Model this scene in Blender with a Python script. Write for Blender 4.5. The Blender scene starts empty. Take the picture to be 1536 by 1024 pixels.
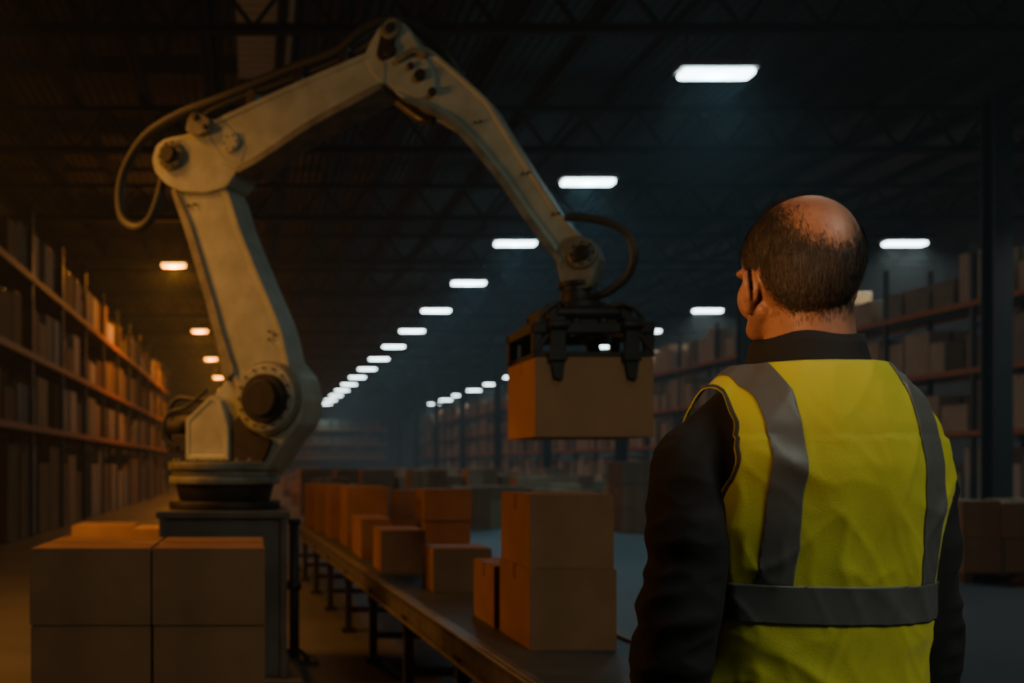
import bpy, bmesh, math, random
from mathutils import Vector, Matrix, noise
random.seed(7)
S = bpy.context.scene
COL = S.collection
F = 1400.0; VX = 380.0; VY = 698.0; CZ = 1.36

# ------------------------------------------------------------------ materials
def mat(name, col, rough=0.6, metal=0.0, col2=None, scale=5.0, bump=0.0, bscale=60.0, emis=None, estr=0.0, stretch=(1,1,1), coat=0.0, sheen=0.0):
    m = bpy.data.materials.new(name); m.use_nodes = True
    nt = m.node_tree; N = nt.nodes; L = nt.links
    b = N['Principled BSDF']
    b.inputs['Base Color'].default_value = (*col, 1)
    b.inputs['Roughness'].default_value = rough
    b.inputs['Metallic'].default_value = metal
    if coat: b.inputs['Coat Weight'].default_value = coat
    if sheen: b.inputs['Sheen Weight'].default_value = sheen
    tc = N.new('ShaderNodeTexCoord'); mp = N.new('ShaderNodeMapping')
    mp.inputs['Scale'].default_value = stretch
    L.new(tc.outputs['Object'], mp.inputs['Vector'])
    if col2 is not None:
        nz = N.new('ShaderNodeTexNoise'); nz.inputs['Scale'].default_value = scale; nz.inputs['Detail'].default_value = 6
        L.new(mp.outputs[0], nz.inputs['Vector'])
        r = N.new('ShaderNodeValToRGB')
        r.color_ramp.elements[0].position = 0.35; r.color_ramp.elements[1].position = 0.68
        r.color_ramp.elements[0].color = (*col, 1); r.color_ramp.elements[1].color = (*col2, 1)
        L.new(nz.outputs['Fac'], r.inputs[0]); L.new(r.outputs[0], b.inputs['Base Color'])
    if bump:
        n2 = N.new('ShaderNodeTexNoise'); n2.inputs['Scale'].default_value = bscale; n2.inputs['Detail'].default_value = 4
        L.new(mp.outputs[0], n2.inputs['Vector'])
        bp = N.new('ShaderNodeBump'); bp.inputs['Strength'].default_value = bump; bp.inputs['Distance'].default_value = 0.01
        L.new(n2.outputs['Fac'], bp.inputs['Height']); L.new(bp.outputs[0], b.inputs['Normal'])
    if emis is not None:
        b.inputs['Emission Color'].default_value = (*emis, 1); b.inputs['Emission Strength'].default_value = estr
    return m

M = {}
M['card'] = mat('cardboard', (.215,.105,.044), .85, col2=(.29,.145,.062), scale=3.5, bump=.15, bscale=90)
M['cardh'] = mat('cardboard_held', (.34,.175,.072), .85, col2=(.42,.22,.095), scale=3, bump=.15, bscale=90)  # paler cardboard colour, used only on the gripped carton
M['card2'] = mat('cardboard_pale', (.44,.27,.14), .85, col2=(.34,.20,.10), scale=3)
M['card3'] = mat('cardboard_dark', (.16,.09,.045), .85, col2=(.22,.125,.065), scale=3)
M['card4'] = mat('carton_grey', (.36,.29,.20), .85, col2=(.26,.21,.145), scale=3)
M['card5'] = mat('carton_beige', (.62,.47,.31), .85, col2=(.50,.38,.25), scale=3)
M['tape'] = mat('packing_tape', (.18,.085,.034), .4)
M['paint'] = mat('robot_paint', (.41,.45,.355), .48, col2=(.30,.33,.255), scale=8, bump=.08, bscale=25)
M['paint2'] = mat('robot_paint_worn', (.24,.245,.18), .5, col2=(.12,.115,.08), scale=9, bump=.1, bscale=40)
M['dark'] = mat('dark_metal', (.015,.014,.0125), .55, .3, col2=(.028,.025,.021), scale=12)
M['steel'] = mat('greasy_steel', (.10,.095,.075), .4, .8, col2=(.06,.055,.04), scale=14)
M['hose'] = mat('rubber_hose', (.035,.037,.03), .5)
M['grey'] = mat('pedestal_grey', (.10,.105,.09), .6, col2=(.065,.065,.055), scale=5)
M['rack'] = mat('rack_orange', (.58,.19,.035), .6, col2=(.42,.13,.022), scale=8)
M['rackup'] = mat('rack_blue_grey', (.03,.045,.055), .5)
M['deck'] = mat('deck_steel', (.06,.05,.045), .6)
M['col'] = mat('column_teal', (.010,.024,.030), .5, col2=(.007,.016,.02), scale=4)
M['belt'] = mat('belt_rubber', (.038,.045,.041), .5, col2=(.058,.066,.06), scale=9, bump=.1, bscale=50)
M['rail'] = mat('conveyor_rail', (.20,.18,.145), .42, .5, col2=(.11,.098,.075), scale=10)
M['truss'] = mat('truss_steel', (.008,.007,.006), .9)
M['wood'] = mat('pallet_wood', (.22,.12,.06), .85, col2=(.14,.08,.04), scale=6, stretch=(1,8,1))
M['house'] = mat('lamp_housing', (.2,.2,.2), .5)
M['lampW'] = mat('lamp_cool', (.9,.9,.9), .5, emis=(.74,.96,1.0), estr=12)
M['lampO'] = mat('lamp_warm', (.9,.5,.2), .5, emis=(1.0,.38,.03), estr=7)
M['skin'] = mat('skin', (.33,.16,.10), .5, col2=(.26,.12,.07), scale=30, bump=.12, bscale=180)
M['skin'].node_tree.nodes['Principled BSDF'].inputs['Subsurface Weight'].default_value = .08
M['skin'].node_tree.nodes['Principled BSDF'].inputs['Subsurface Radius'].default_value = (.01,.004,.002)
M['hair'] = mat('hair', (.024,.017,.012), .6, col2=(.070,.054,.042), scale=160, bump=.4, bscale=260, stretch=(1,1,.25))
M['jacket'] = mat('jacket_cloth', (.0060,.0063,.0075), .85, bump=.2, bscale=500)
M['vest'] = mat('hivis_fabric', (.48,.47,.016), .7, col2=(.57,.555,.025), scale=3, bump=.25, bscale=700, sheen=.1)
M['refl'] = mat('reflective_tape', (.12,.125,.12), .45, .15, bump=.15, bscale=900)
M['trim'] = mat('vest_piping', (.035,.04,.03), .8)
M['trouser'] = mat('trousers', (.015,.017,.022), .85)
M['shoe'] = mat('boot_leather', (.02,.015,.01), .5)
M['floor'] = mat('floor_concrete', (.068,.068,.062), .45, col2=(.105,.103,.095), scale=.6, bump=.08, bscale=6)
M['wall'] = mat('wall_panel', (.03,.032,.032), .7, col2=(.02,.023,.023), scale=.5)
def ceil_mat():
    m = bpy.data.materials.new('roof_sheet'); m.use_nodes = True
    N = m.node_tree.nodes; L = m.node_tree.links; b = N['Principled BSDF']
    b.inputs['Roughness'].default_value = .85
    tc = N.new('ShaderNodeTexCoord'); w = N.new('ShaderNodeTexWave'); w.bands_direction = 'X'
    w.inputs['Scale'].default_value = 1.6; w.inputs['Distortion'].default_value = 0.2
    L.new(tc.outputs['Object'], w.inputs['Vector'])
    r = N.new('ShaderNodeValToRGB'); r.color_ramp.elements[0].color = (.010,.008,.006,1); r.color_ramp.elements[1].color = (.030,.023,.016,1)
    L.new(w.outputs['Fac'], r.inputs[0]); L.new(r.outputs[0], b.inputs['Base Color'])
    bp = N.new('ShaderNodeBump'); bp.inputs['Strength'].default_value = .8; bp.inputs['Distance'].default_value = .05
    L.new(w.outputs['Fac'], bp.inputs['Height']); L.new(bp.outputs[0], b.inputs['Normal'])
    return m
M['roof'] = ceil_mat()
M['sky'] = mat('skylight_panel', (.25,.16,.09), .5, emis=(.8,.42,.18), estr=.02)

# ------------------------------------------------------------------ helpers
def obj_from_bm(bm, name, mats, parent=None, smooth=False, loc=None):
    bmesh.ops.recalc_face_normals(bm, faces=bm.faces)
    me = bpy.data.meshes.new(name); bm.to_mesh(me); bm.free()
    if not isinstance(mats, (list, tuple)): mats = [mats]
    for x in mats: me.materials.append(x)
    if smooth:
        for p in me.polygons: p.use_smooth = True
    o = bpy.data.objects.new(name, me); COL.objects.link(o)
    if loc is not None: o.location = loc
    if parent is not None: setparent(o, parent)
    return o
def wm(x):
    return x.matrix_basis if x.parent is None else wm(x.parent) @ x.matrix_parent_inverse @ x.matrix_basis
def setparent(o, parent):
    o.parent = parent
    o.matrix_parent_inverse = wm(parent).inverted()
def tag(o, label, cat, group=None, kind=None):
    o['label'] = label; o['category'] = cat
    if group: o['group'] = group
    if kind: o['kind'] = kind
    return o
def empty(name, loc):
    o = bpy.data.objects.new(name, None); o.empty_display_size = .1; o.location = loc; COL.objects.link(o); return o
def bm_box(bm, x1,x2,y1,y2,z1,z2, mi=0):
    vs = [bm.verts.new(p) for p in [(x1,y1,z1),(x2,y1,z1),(x2,y2,z1),(x1,y2,z1),(x1,y1,z2),(x2,y1,z2),(x2,y2,z2),(x1,y2,z2)]]
    fs = [(0,3,2,1),(4,5,6,7),(0,1,5,4),(1,2,6,5),(2,3,7,6),(3,0,4,7)]
    for f in fs:
        fc = bm.faces.new([vs[i] for i in f]); fc.material_index = mi
def bm_bar(bm, a, b, w, h=None, mi=0):
    a = Vector(a); b = Vector(b); h = h or w
    d = (b-a); d.normalize()
    up = Vector((0,0,1)) if abs(d.z) < .95 else Vector((0,1,0))
    s = d.cross(up).normalized(); u = s.cross(d).normalized()
    vs = []
    for p in (a,b):
        for sx,sy in ((-1,-1),(1,-1),(1,1),(-1,1)):
            vs.append(bm.verts.new(p + s*sx*w/2 + u*sy*h/2))
    for f in [(0,1,2,3),(7,6,5,4),(0,4,5,1),(1,5,6,2),(2,6,7,3),(3,7,4,0)]:
        fc = bm.faces.new([vs[i] for i in f]); fc.material_index = mi
def bevel(o, w=.004, seg=2, ang=35):
    md = o.modifiers.new('bevel','BEVEL'); md.width = w; md.segments = seg; md.limit_method='ANGLE'; md.angle_limit=math.radians(ang)
    return o
def wn(o):
    for p in o.data.polygons: p.use_smooth = True
    md = o.modifiers.new('wn','WEIGHTED_NORMAL'); md.keep_sharp=False
def cyl(bm, a, b, r0, r1=None, seg=32, mi=0):
    a = Vector(a); b = Vector(b); r1 = r0 if r1 is None else r1
    d = (b-a).normalized(); up = Vector((0,0,1)) if abs(d.z)<.95 else Vector((1,0,0))
    s = d.cross(up).normalized(); u = s.cross(d)
    A=[];B=[]
    for i in range(seg):
        t = 2*math.pi*i/seg; v = s*math.cos(t)+u*math.sin(t)
        A.append(bm.verts.new(a+v*r0)); B.append(bm.verts.new(b+v*r1))
    for i in range(seg):
        j=(i+1)%seg; f=bm.faces.new((A[i],A[j],B[j],B[i])); f.material_index=mi; f.smooth=True
    f=bm.faces.new(A[::-1]); f.material_index=mi; f=bm.faces.new(B); f.material_index=mi
def catmull(pts, n=8):
    P=[Vector(p) for p in pts]; P=[P[0]*2-P[1]]+P+[P[-1]*2-P[-2]]; out=[]
    for i in range(1,len(P)-2):
        for k in range(n):
            t=k/n; a,b,c,d=P[i-1],P[i],P[i+1],P[i+2]
            out.append(.5*((2*b)+(-a+c)*t+(2*a-5*b+4*c-d)*t*t+(-a+3*b-3*c+d)*t**3))
    out.append(P[-2]); return out
def tube(bm, pts, r, seg=12, ribs=False):
    pts=catmull(pts, 14 if ribs else 8); prev=None; rings=[]
    for i,p in enumerate(pts):
        d=(pts[min(i+1,len(pts)-1)]-pts[max(i-1,0)]).normalized()
        if prev is None:
            up=Vector((0,0,1)) if abs(d.z)<.9 else Vector((1,0,0)); s=d.cross(up).normalized()
        else: s=(prev-d*prev.dot(d)).normalized()
        prev=s; u=d.cross(s)
        rr=r*(1.12 if (ribs and i%2) else 1)
        rings.append([bm.verts.new(p+(s*math.cos(2*math.pi*k/seg)+u*math.sin(2*math.pi*k/seg))*rr) for k in range(seg)])
    for a,b in zip(rings,rings[1:]):
        for k in range(seg):
            f=bm.faces.new((a[k],a[(k+1)%seg],b[(k+1)%seg],b[k])); f.smooth=True
    bm.faces.new(rings[0][::-1]); bm.faces.new(rings[-1])

# ------------------------------------------------------------------ room
def struct(name, *b, m=None):
    bm=bmesh.new(); bm_box(bm,*b); o=obj_from_bm(bm,name,m); o['kind']='structure'; return o
XL,XR,YB,YF,ZC=-7.5,22.5,-4.0,100.0,9.25
struct('floor',XL,XR,YB,YF,-.2,0,m=M['floor'])
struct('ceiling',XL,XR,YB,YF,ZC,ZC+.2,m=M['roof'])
struct('wall_left',XL-.2,XL,YB,YF,0,ZC,m=M['wall'])
struct('wall_right',XR,XR+.2,YB,YF,0,ZC,m=M['wall'])
struct('wall_back',XL,XR,YF,YF+.2,0,ZC,m=M['wall'])
struct('wall_front',XL,XR,YB-.2,YB,0,ZC,m=M['wall'])
bm=bmesh.new()
bm_box(bm,-.30,.70,15.5,18.9,ZC-.05,ZC-.02)
for i in range(12):
    y=15.6+i*.28; bm_box(bm,-.30,.70,y,y+.08,ZC-.11,ZC-.05)
o=obj_from_bm(bm,'window_1',M['sky']); o['kind']='structure'

LY=[14.36+5.5*k for k in range(-3,15)]
bm=bmesh.new()
zb,zt=8.0,9.0
bm_box(bm,XL,XR,-.07,.07,zb,zb+.14); bm_box(bm,XL,XR,-.07,.07,zt-.12,zt)
n=24; dx=(XR-XL)/n
for i in range(n):
    x=XL+i*dx
    bm_bar(bm,(x,0,zb+.1),(x+dx/2,0,zt-.08),.06); bm_bar(bm,(x+dx/2,0,zt-.08),(x+dx,0,zb+.1),.06)
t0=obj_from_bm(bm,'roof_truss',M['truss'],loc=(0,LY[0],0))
tr=[t0]
for y in LY[1:]:
    o=t0.copy(); o.location=(0,y,0); COL.objects.link(o); tr.append(o)
for o in tr: tag(o,'dark steel lattice roof truss spanning the warehouse ceiling','truss','roof trusses')
bm=bmesh.new(); bm_box(bm,-.05,.05,YB,YF,9.0,9.2); bm_box(bm,-.10,.10,YB,YF,9.0,9.03)
p0=obj_from_bm(bm,'roof_purlin',M['truss'],loc=(-6.5,0,0)); ps=[p0]
x=-5.1
while x<XR-.5:
    o=p0.copy(); o.location=(x,0,0); COL.objects.link(o); ps.append(o); x+=1.4
for o in ps: tag(o,'long dark steel purlin carrying the corrugated roof','roof beam','roof purlins')

bm=bmesh.new()
bm_box(bm,-.17,.17,-.16,-.13,.03,zb); bm_box(bm,-.17,.17,.13,.16,.03,zb); bm_box(bm,-.02,.02,-.13,.13,.03,zb)
bm_box(bm,-.28,.28,-.28,.28,0,.03)
for sx in (-.23,.23):
    for sy in (-.23,.23): cyl(bm,(sx,sy,.03),(sx,sy,.07),.025,seg=8)
c0=obj_from_bm(bm,'steel_column',M['col'],loc=(13.5,16.95,0)); cs=[c0]
for k in range(1,9):
    o=c0.copy(); o.location=(13.5,16.95+8.65*k,0); COL.objects.link(o); cs.append(o)
for o in cs: tag(o,'dark teal steel I-section column holding up the roof','column','columns along the rack aisle')
# ------------------------------------------------------------------ ceiling lamps
def lamp_proto(matl, L, name='ceiling_lamp'):
    bm=bmesh.new(); bm_box(bm,-L/2-.04,L/2+.04,-.17,.17,.07,.15)
    bm_box(bm,-.15,.15,-.1,.1,.15,.2)
    a=obj_from_bm(bm,name,M['house'])
    bm2=bmesh.new(); bm_box(bm2,-L/2,L/2,-.14,.14,-.03,.07)
    b=obj_from_bm(bm2,'diffuser',matl,a); bevel(b,.049,5)
    out=[a,b]
    for s in (-L/2+.1,L/2-.1):
        bm3=bmesh.new(); cyl(bm3,(s,0,.15),(s,0,.64),.012,seg=6); out.append(obj_from_bm(bm3,'suspension_rod',M['truss'],a))
    return out
def lamps(protos, places, label, group, energy, col, L, every=1, spread=180, point=0, npoint=99):
    first=True
    for i,(x,y) in enumerate(places):
        if first: a=protos[0]; first=False
        else:
            a=protos[0].copy(); COL.objects.link(a)
            for q in protos[1:]:
                k=q.copy(); COL.objects.link(k); k.parent=a; k.matrix_parent_inverse=Matrix()
        a.location=(x,y,CZ+6.0)
        tag(a,label,'ceiling lamp',group)
        pi_=Matrix.Translation(Vector((-x,-y,-CZ-6.0)))
        if energy and i%every==0:
            ld=bpy.data.lights.new('ceiling_lamp_light','AREA'); ld.shape='RECTANGLE'; ld.size=L; ld.size_y=.3
            ld.energy=energy*every; ld.color=col; ld.spread=math.radians(spread)
            lo=bpy.data.objects.new('ceiling_lamp_light',ld); COL.objects.link(lo); lo.location=(x,y,CZ+5.95)
            lo.parent=a; lo.matrix_parent_inverse=pi_
        if point and i<npoint:
            ld=bpy.data.lights.new('ceiling_lamp_glow','POINT'); ld.energy=point; ld.color=col; ld.shadow_soft_size=.10
            lo=bpy.data.objects.new('ceiling_lamp_glow',ld); COL.objects.link(lo); lo.location=(x,y-.0,CZ+5.83)
            lo.parent=a; lo.matrix_parent_inverse=pi_
lamps(lamp_proto(M['lampW'],1.1),[(7.12,14.36+5.5*k) for k in range(0,15)],'long white fluorescent lamp glowing under the roof','cool lamps over the middle aisle',52,(.28,.76,1),1.1,1,125,point=22,npoint=6)
lamps(lamp_proto(M['lampW'],1.1),[(17.7,14.36+5.5*k) for k in range(0,15)],'long white fluorescent lamp glowing above the racks','cool lamps over the far rack',95,(.90,.95,.88),1.1,2,140)  # nearest lamps of this row are out of view, added to light the rack
lamps(lamp_proto(M['lampO'],.72),[(-2.4,14.36+5.5*k) for k in (2.5,5,7,9,11)],'short orange sodium lamp glowing beside the racks','warm lamps over the side aisle',150,(1,.34,.04),.7,point=210)

# ------------------------------------------------------------------ racks
LV=[2.13,3.5,4.97]
def rack(x1,x2,y1,y2,axis,label,group=None):
    o=empty('pallet_rack',((x1+x2)/2,(y1+y2)/2,0)); tag(o,label,'shelving rack')
    def put(bm,name,m): return obj_from_bm(bm,name,m,o)
    top=6.2
    if axis=='y': n=round((y2-y1)/2.8); stp=(y2-y1)/n
    else: n=round((x2-x1)/2.8); stp=(x2-x1)/n
    proto=None
    for i in range(n+1):
        if proto is None:
            bm=bmesh.new()
            if axis=='y':
                D=x2-x1
                for x in (0,D-.09): bm_box(bm,x,x+.09,-.045,.045,0,top)
                z=.2
                while z<top-.7: bm_bar(bm,(.05,0,z),(D-.05,0,z+.6),.03); bm_bar(bm,(.05,0,z+.6),(D-.05,0,z+.6),.03); z+=.6
            else:
                D=y2-y1
                for x in (0,D-.09): bm_box(bm,-.045,.045,x,x+.09,0,top)
                z=.2
                while z<top-.7: bm_bar(bm,(0,.05,z),(0,D-.05,z+.6),.03); z+=.6
            me=bpy.data.meshes.new('upright'); bm.to_mesh(me); bm.free(); me.materials.append(M['rackup']); proto=me
        u=bpy.data.objects.new('upright',proto); COL.objects.link(u)
        u.location=(x1,y1+i*stp,0) if axis=='y' else (x1+i*stp,y1,0)
        setparent(u,o)
    for z in LV:
        for side in (0,1):
            bm=bmesh.new()
            if axis=='y':
                xx=(x1-.03,x1+.03) if side==0 else (x2-.03,x2+.03); bm_box(bm,*xx,y1,y2,z-.12,z)
            else:
                yy=(y1-.03,y1+.03) if side==0 else (y2-.03,y2+.03); bm_box(bm,x1,x2,*yy,z-.12,z)
            put(bm,'beam',M['rack'])
        bm=bmesh.new(); bm_box(bm,x1+.03,x2-.03,y1+.03,y2-.03,z-.03,z); put(bm,'shelf_deck',M['deck'])
rack(-5.4,-4.2,12.2,46,'y','tall orange-beamed pallet rack packed with cartons beside the warm-lit aisle')
rack(15.7,16.9,17.6,88,'y','tall orange-beamed pallet rack behind the teal columns')
rack(2.2,13.2,92,93.2,'x','distant hazy pallet rack across the end of the hall')

bulk=[]
def fill_y(x1,x2,y1,y2,group,lab,ws,hs,mats,gap,skip,front):
    D=x2-x1
    for z in [0.0]+LV:
        y=y1+.1
        while y<y2-1.2:
            w=random.choice(ws); h=random.choice(hs)
            if z==0: h=random.choice([1.2,1.4,1.6,1.75])
            if random.random()<skip: y+=w; continue
            dep=D-random.choice([.14,.2,.26])
            cx=(x2-.06-random.choice([0,.03,.06])-dep/2) if front>0 else (x1+.06+random.choice([0,.03,.06])+dep/2)
            cx=min(max(cx,x1+.05+dep/2),x2-.05-dep/2)
            bulk.append((cx,y+w/2,z,dep,w,h,random.choice(mats),lab,group))
            y+=w+random.choice(gap)
fill_y(-5.4,-4.2,12.4,45.8,'cartons on the warm-lit rack','cardboard carton standing on the orange-beamed rack',[.6,.75,.9,1.1],[.6,.75,.9,1.0],['card2','card4','card3','card5','card','card3'],[.03,.05,.08,.2],.05,1)
fill_y(15.7,16.9,17.8,87.8,'cartons on the cool-lit rack','beige cardboard carton stored on the rack behind the columns',[.45,.55,.65,.8],[.6,.7,.85,1.0,1.1],['card5','card5','card4','card5','card5'],[.04,.07,.12,.25],.06,-1)
for z in [0.0]+LV:
    x=2.4
    while x<12.2:
        w=random.choice([.6,.8,1.0]); bulk.append((x+w/2,92.6,z,w,.9,random.choice([.7,.9,1.1]),'card3','cardboard carton on the far rack','cartons on the distant rack')); x+=w+.15
def stack(cx,cy,w,d,n,h,mats=('card','card2','card2','card')):
    z=0
    for i in range(n):
        for sx in (-1,1):
            bulk.append((cx+sx*w/4,cy,z,w/2-.01,d,h,random.choice(mats),'cardboard carton stacked on the warehouse floor','cartons stacked on the floor'))
        z+=h
stack(7.9,19.2,.95,.8,3,.48,('card3','card')); 
for r,yy in enumerate((20.6,22.8,25.5,28.5,32,36,41,47,55)):
    x=1.7+(r%2)*.4
    while x<12.4:
        if random.random()<.95:
            n=random.choice([2,3,3]); stack(x,yy+random.uniform(-.5,.5),.80,.7,n,random.choice([.30,.36,.42]))
        x+=random.choice([.86,.9,.95,1.2])
for (x,y) in ((13.2,14.2),(12.9,19.0),(14.3,22.5)):
    stack(x,y,1.1,.9,3,.5,('card','card2','card2'))

def carton_mesh(mname):
    bm=bmesh.new(); bm_box(bm,-.5,.5,-.5,.5,0,1,0)
    bmesh.ops.bevel(bm,geom=bm.edges[:],offset=.012,segments=1,affect='EDGES')
    e=.003
    bm_box(bm,-.5-e,.5+e,-.035,.035,.93,1+e,1)
    bm_box(bm,-.035,.035,-.5-e,-.49,.0,1,1)
    me=bpy.data.meshes.new('carton_'+mname); bm.to_mesh(me); bm.free(); me.materials.append(M[mname]); me.materials.append(M['tape']); return me
ks=['card','card2','card3','card4','card5']
CM={k:carton_mesh(k) for k in ks}
bulk.sort(key=lambda b:-(max(b[3],b[4])*b[5])/(b[0]**2+b[1]**2))
for b in bulk[:262]:
    o=bpy.data.objects.new('cardboard_box',CM[b[6]]); COL.objects.link(o)
    o.location=(b[0],b[1],b[2]); o.scale=(b[3],b[4],b[5]); tag(o,b[7],'box',b[8])
bm=bmesh.new()
for b in bulk[262:]:
    bm_box(bm,b[0]-b[3]/2,b[0]+b[3]/2,b[1]-b[4]/2,b[1]+b[4]/2,b[2],b[2]+b[5],ks.index(b[6]))
o=obj_from_bm(bm,'cardboard_boxes',[M[k] for k in ks]); tag(o,'many distant cardboard cartons filling racks and floor','boxes',kind='stuff')
# ------------------------------------------------------------------ near cartons
def carton(x1,x2,y1,y2,z1,z2,label,group,m='card',seam='x',edge_tape=False,bw=.0075):
    cx,cy=(x1+x2)/2,(y1+y2)/2; w,d,h=x2-x1,y2-y1,z2-z1; t=.004
    bm=bmesh.new(); bm_box(bm,-w/2,w/2,-d/2,d/2,0,h-t)
    bm_box(bm,-w/2-.0015,-w/2,-d/2+.0,-d/2+.035,.008,h-t-.008)
    o=obj_from_bm(bm,'cardboard_box',M[m],loc=(cx,cy,z1)); bevel(o,bw,3); tag(o,label,'box',group)
    g=.0015; e2=bw*.6
    for s in (-1,1):
        bm=bmesh.new()
        if seam=='x': bm_box(bm,-w/2+e2,w/2-e2,*sorted((s*g,s*(d/2-e2))),h-t,h)
        else: bm_box(bm,*sorted((s*g,s*(w/2-e2))),-d/2+e2,d/2-e2,h-t,h)
        f=obj_from_bm(bm,'flap',M[m]); f.parent=o; bevel(f,.0015,1)
    bm=bmesh.new(); e=.0008; q=.024; dr=min(.07,h*.25)
    if seam=='x':
        bm_box(bm,-w/2-e,w/2+e,-q,q,h,h+e); bm_box(bm,-w/2-e,-w/2,-q,q,h-dr,h); bm_box(bm,w/2,w/2+e,-q,q,h-dr,h)
        if edge_tape: bm_box(bm,-w/2-e,-w/2,-q,q,0,h-dr)
    else:
        bm_box(bm,-q,q,-d/2-e,d/2+e,h,h+e); bm_box(bm,-q,q,-d/2-e,-d/2,h-dr,h); bm_box(bm,-q,q,d/2,d/2+e,h-dr,h)
    f=obj_from_bm(bm,'packing_tape',M['tape']); f.parent=o
    return o
G='cartons riding on the conveyor'
carton(1.138,1.495,3.84,4.31,.6,.935,'large brown cardboard carton under another on the conveyor',G)
carton(1.142,1.488,3.852,4.30,.936,1.24,'brown cardboard carton stacked on top of another on the conveyor',G)
carton(1.125,1.42,4.36,4.76,.6,.89,'small brown cardboard carton tucked behind the stacked pair',G)
carton(1.08,1.43,5.6,5.95,.6,.864,'low brown cardboard carton alone on the conveyor belt',G)
carton(.912,1.226,6.65,7.09,.6,.9,'brown cardboard carton on the conveyor belt',G)
carton(.88,1.12,7.6,8.3,.6,.926,'brown cardboard carton on the conveyor belt',G)
carton(.872,1.258,8.72,9.4,.6,1.16,'tall brown cardboard carton on the conveyor belt',G)
carton(.79,1.1,9.75,10.3,.6,1.15,'tall brown cardboard carton on the conveyor belt',G)
carton(.72,1.05,10.6,11.2,.6,1.15,'tall brown cardboard carton on the conveyor belt',G)
carton(.66,1.0,11.5,12.1,.6,1.13,'tall brown cardboard carton on the conveyor belt',G)
G='cartons stacked beside the conveyor'
lab='brown cardboard carton in a floor stack beside the conveyor'
for a,b,i_ in ((0,.46,0),(.462,.84,.012),(.844,1.14,0)): carton(1.6+i_,2.05-i_,8.75+i_,9.2,a,b,lab,G,bw=.014)
for a,b,i_ in ((0,.4,0),(.402,.75,.01),(.752,1.06,0)): carton(1.75+i_,2.06,11.4,11.9,a,b,lab,G,bw=.014)
G='cartons in the nearest stack'
for z1,z2,dd_ in ((0,.33,0),(.331,.664,.004),(.666,1.0,0)):
    for x1,x2 in ((-.972,-.448),(-.438,.050)):
        carton(x1+dd_,x2,4.06+dd_,4.70,z1,z2,'brown cardboard carton in a neat stack before the robot',G,seam='x')
carton(1.435,2.036,4.75,5.26,1.506,1.913,'brown cardboard carton held up by the robot gripper','held carton',m='cardh',seam='x')
G='cartons on the floor by the racks'
for (x1,x2,y1,y2,h,m) in ((-1.75,-1.15,9.0,9.6,.42,'card2'),(-1.0,-.62,7.7,8.2,.48,'card2')):
    carton(x1,x2,y1,y2,0,h,'pale cardboard carton on the floor near the rack',G,m)
    carton(x1,x2,y1,y2,h,h+.36,'pale cardboard carton on top of another near the rack',G,m)
carton(-2.3,-1.7,11.4,12.0,0,.5,'cardboard carton on the floor near the rack',G,'card2')
def pallet(cx,cy,w,d):
    bm=bmesh.new()
    n=6
    for i in range(n):
        y=-d/2+i*(d-.1)/(n-1); bm_box(bm,-w/2,w/2,y,y+.1,.10,.122)
    for x in (-w/2,-.05,w/2-.1):
        bm_box(bm,x,x+.1,-d/2,d/2,.08,.10)
        for y in (-d/2,-.07,d/2-.14): bm_box(bm,x,x+.1,y,y+.14,.02,.08)
        bm_box(bm,x,x+.1,-d/2,d/2,0,.02)
    o=obj_from_bm(bm,'wooden_pallet',M['wood'],loc=(cx,cy,0)); return tag(o,'worn wooden pallet carrying stacked cartons','pallet','wooden pallets')
pallet(8.92,11.3,1.4,1.0)
for z1,z2,j in ((.122,.52,0),(.524,.95,1)):
    for q_,(x1,x2) in enumerate(((8.25,8.70),(8.715,9.15),(9.165,9.6))):
        carton(x1+.01*((q_+j)%2),x2,10.85+.02*((q_+j)%2),11.7,z1,z2-.02*((q_*j)%2),'brown cardboard carton stacked on a wooden pallet','cartons on the pallet',m='card2',bw=.016)

# ------------------------------------------------------------------ conveyor
def cvx(y): return 1.12-.047*y
CW=.72
ys,ye=2.7,13.0
con=empty('belt_conveyor',(cvx(8)+CW/2,8,0)); tag(con,'long dark rubber belt conveyor on steel legs carrying cartons','conveyor')
def quadbox(bm,xa0,xa1,ya,xb0,xb1,yb,z1,z2):
    vs=[bm.verts.new(p) for p in [(xa0,ya,z1),(xa1,ya,z1),(xb1,yb,z1),(xb0,yb,z1),(xa0,ya,z2),(xa1,ya,z2),(xb1,yb,z2),(xb0,yb,z2)]]
    for f in [(0,3,2,1),(4,5,6,7),(0,1,5,4),(1,2,6,5),(2,3,7,6),(3,0,4,7)]: bm.faces.new([vs[i] for i in f])
bm=bmesh.new()
quadbox(bm,cvx(ys)+.04,cvx(ys)+CW-.04,ys,cvx(ye)+.04,cvx(ye)+CW-.04,ye,.585,.6); 
quadbox(bm,cvx(ys)+.04,cvx(ys)+CW-.04,ys,cvx(ye)+.04,cvx(ye)+CW-.04,ye,.50,.51)
obj_from_bm(bm,'belt',M['belt'],con)
for y in (ys,ye):
    bm=bmesh.new(); cyl(bm,(cvx(y)+.03,y,.55),(cvx(y)+CW-.03,y,.55),.05); obj_from_bm(bm,'end_roller',M['steel'],con)
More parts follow.
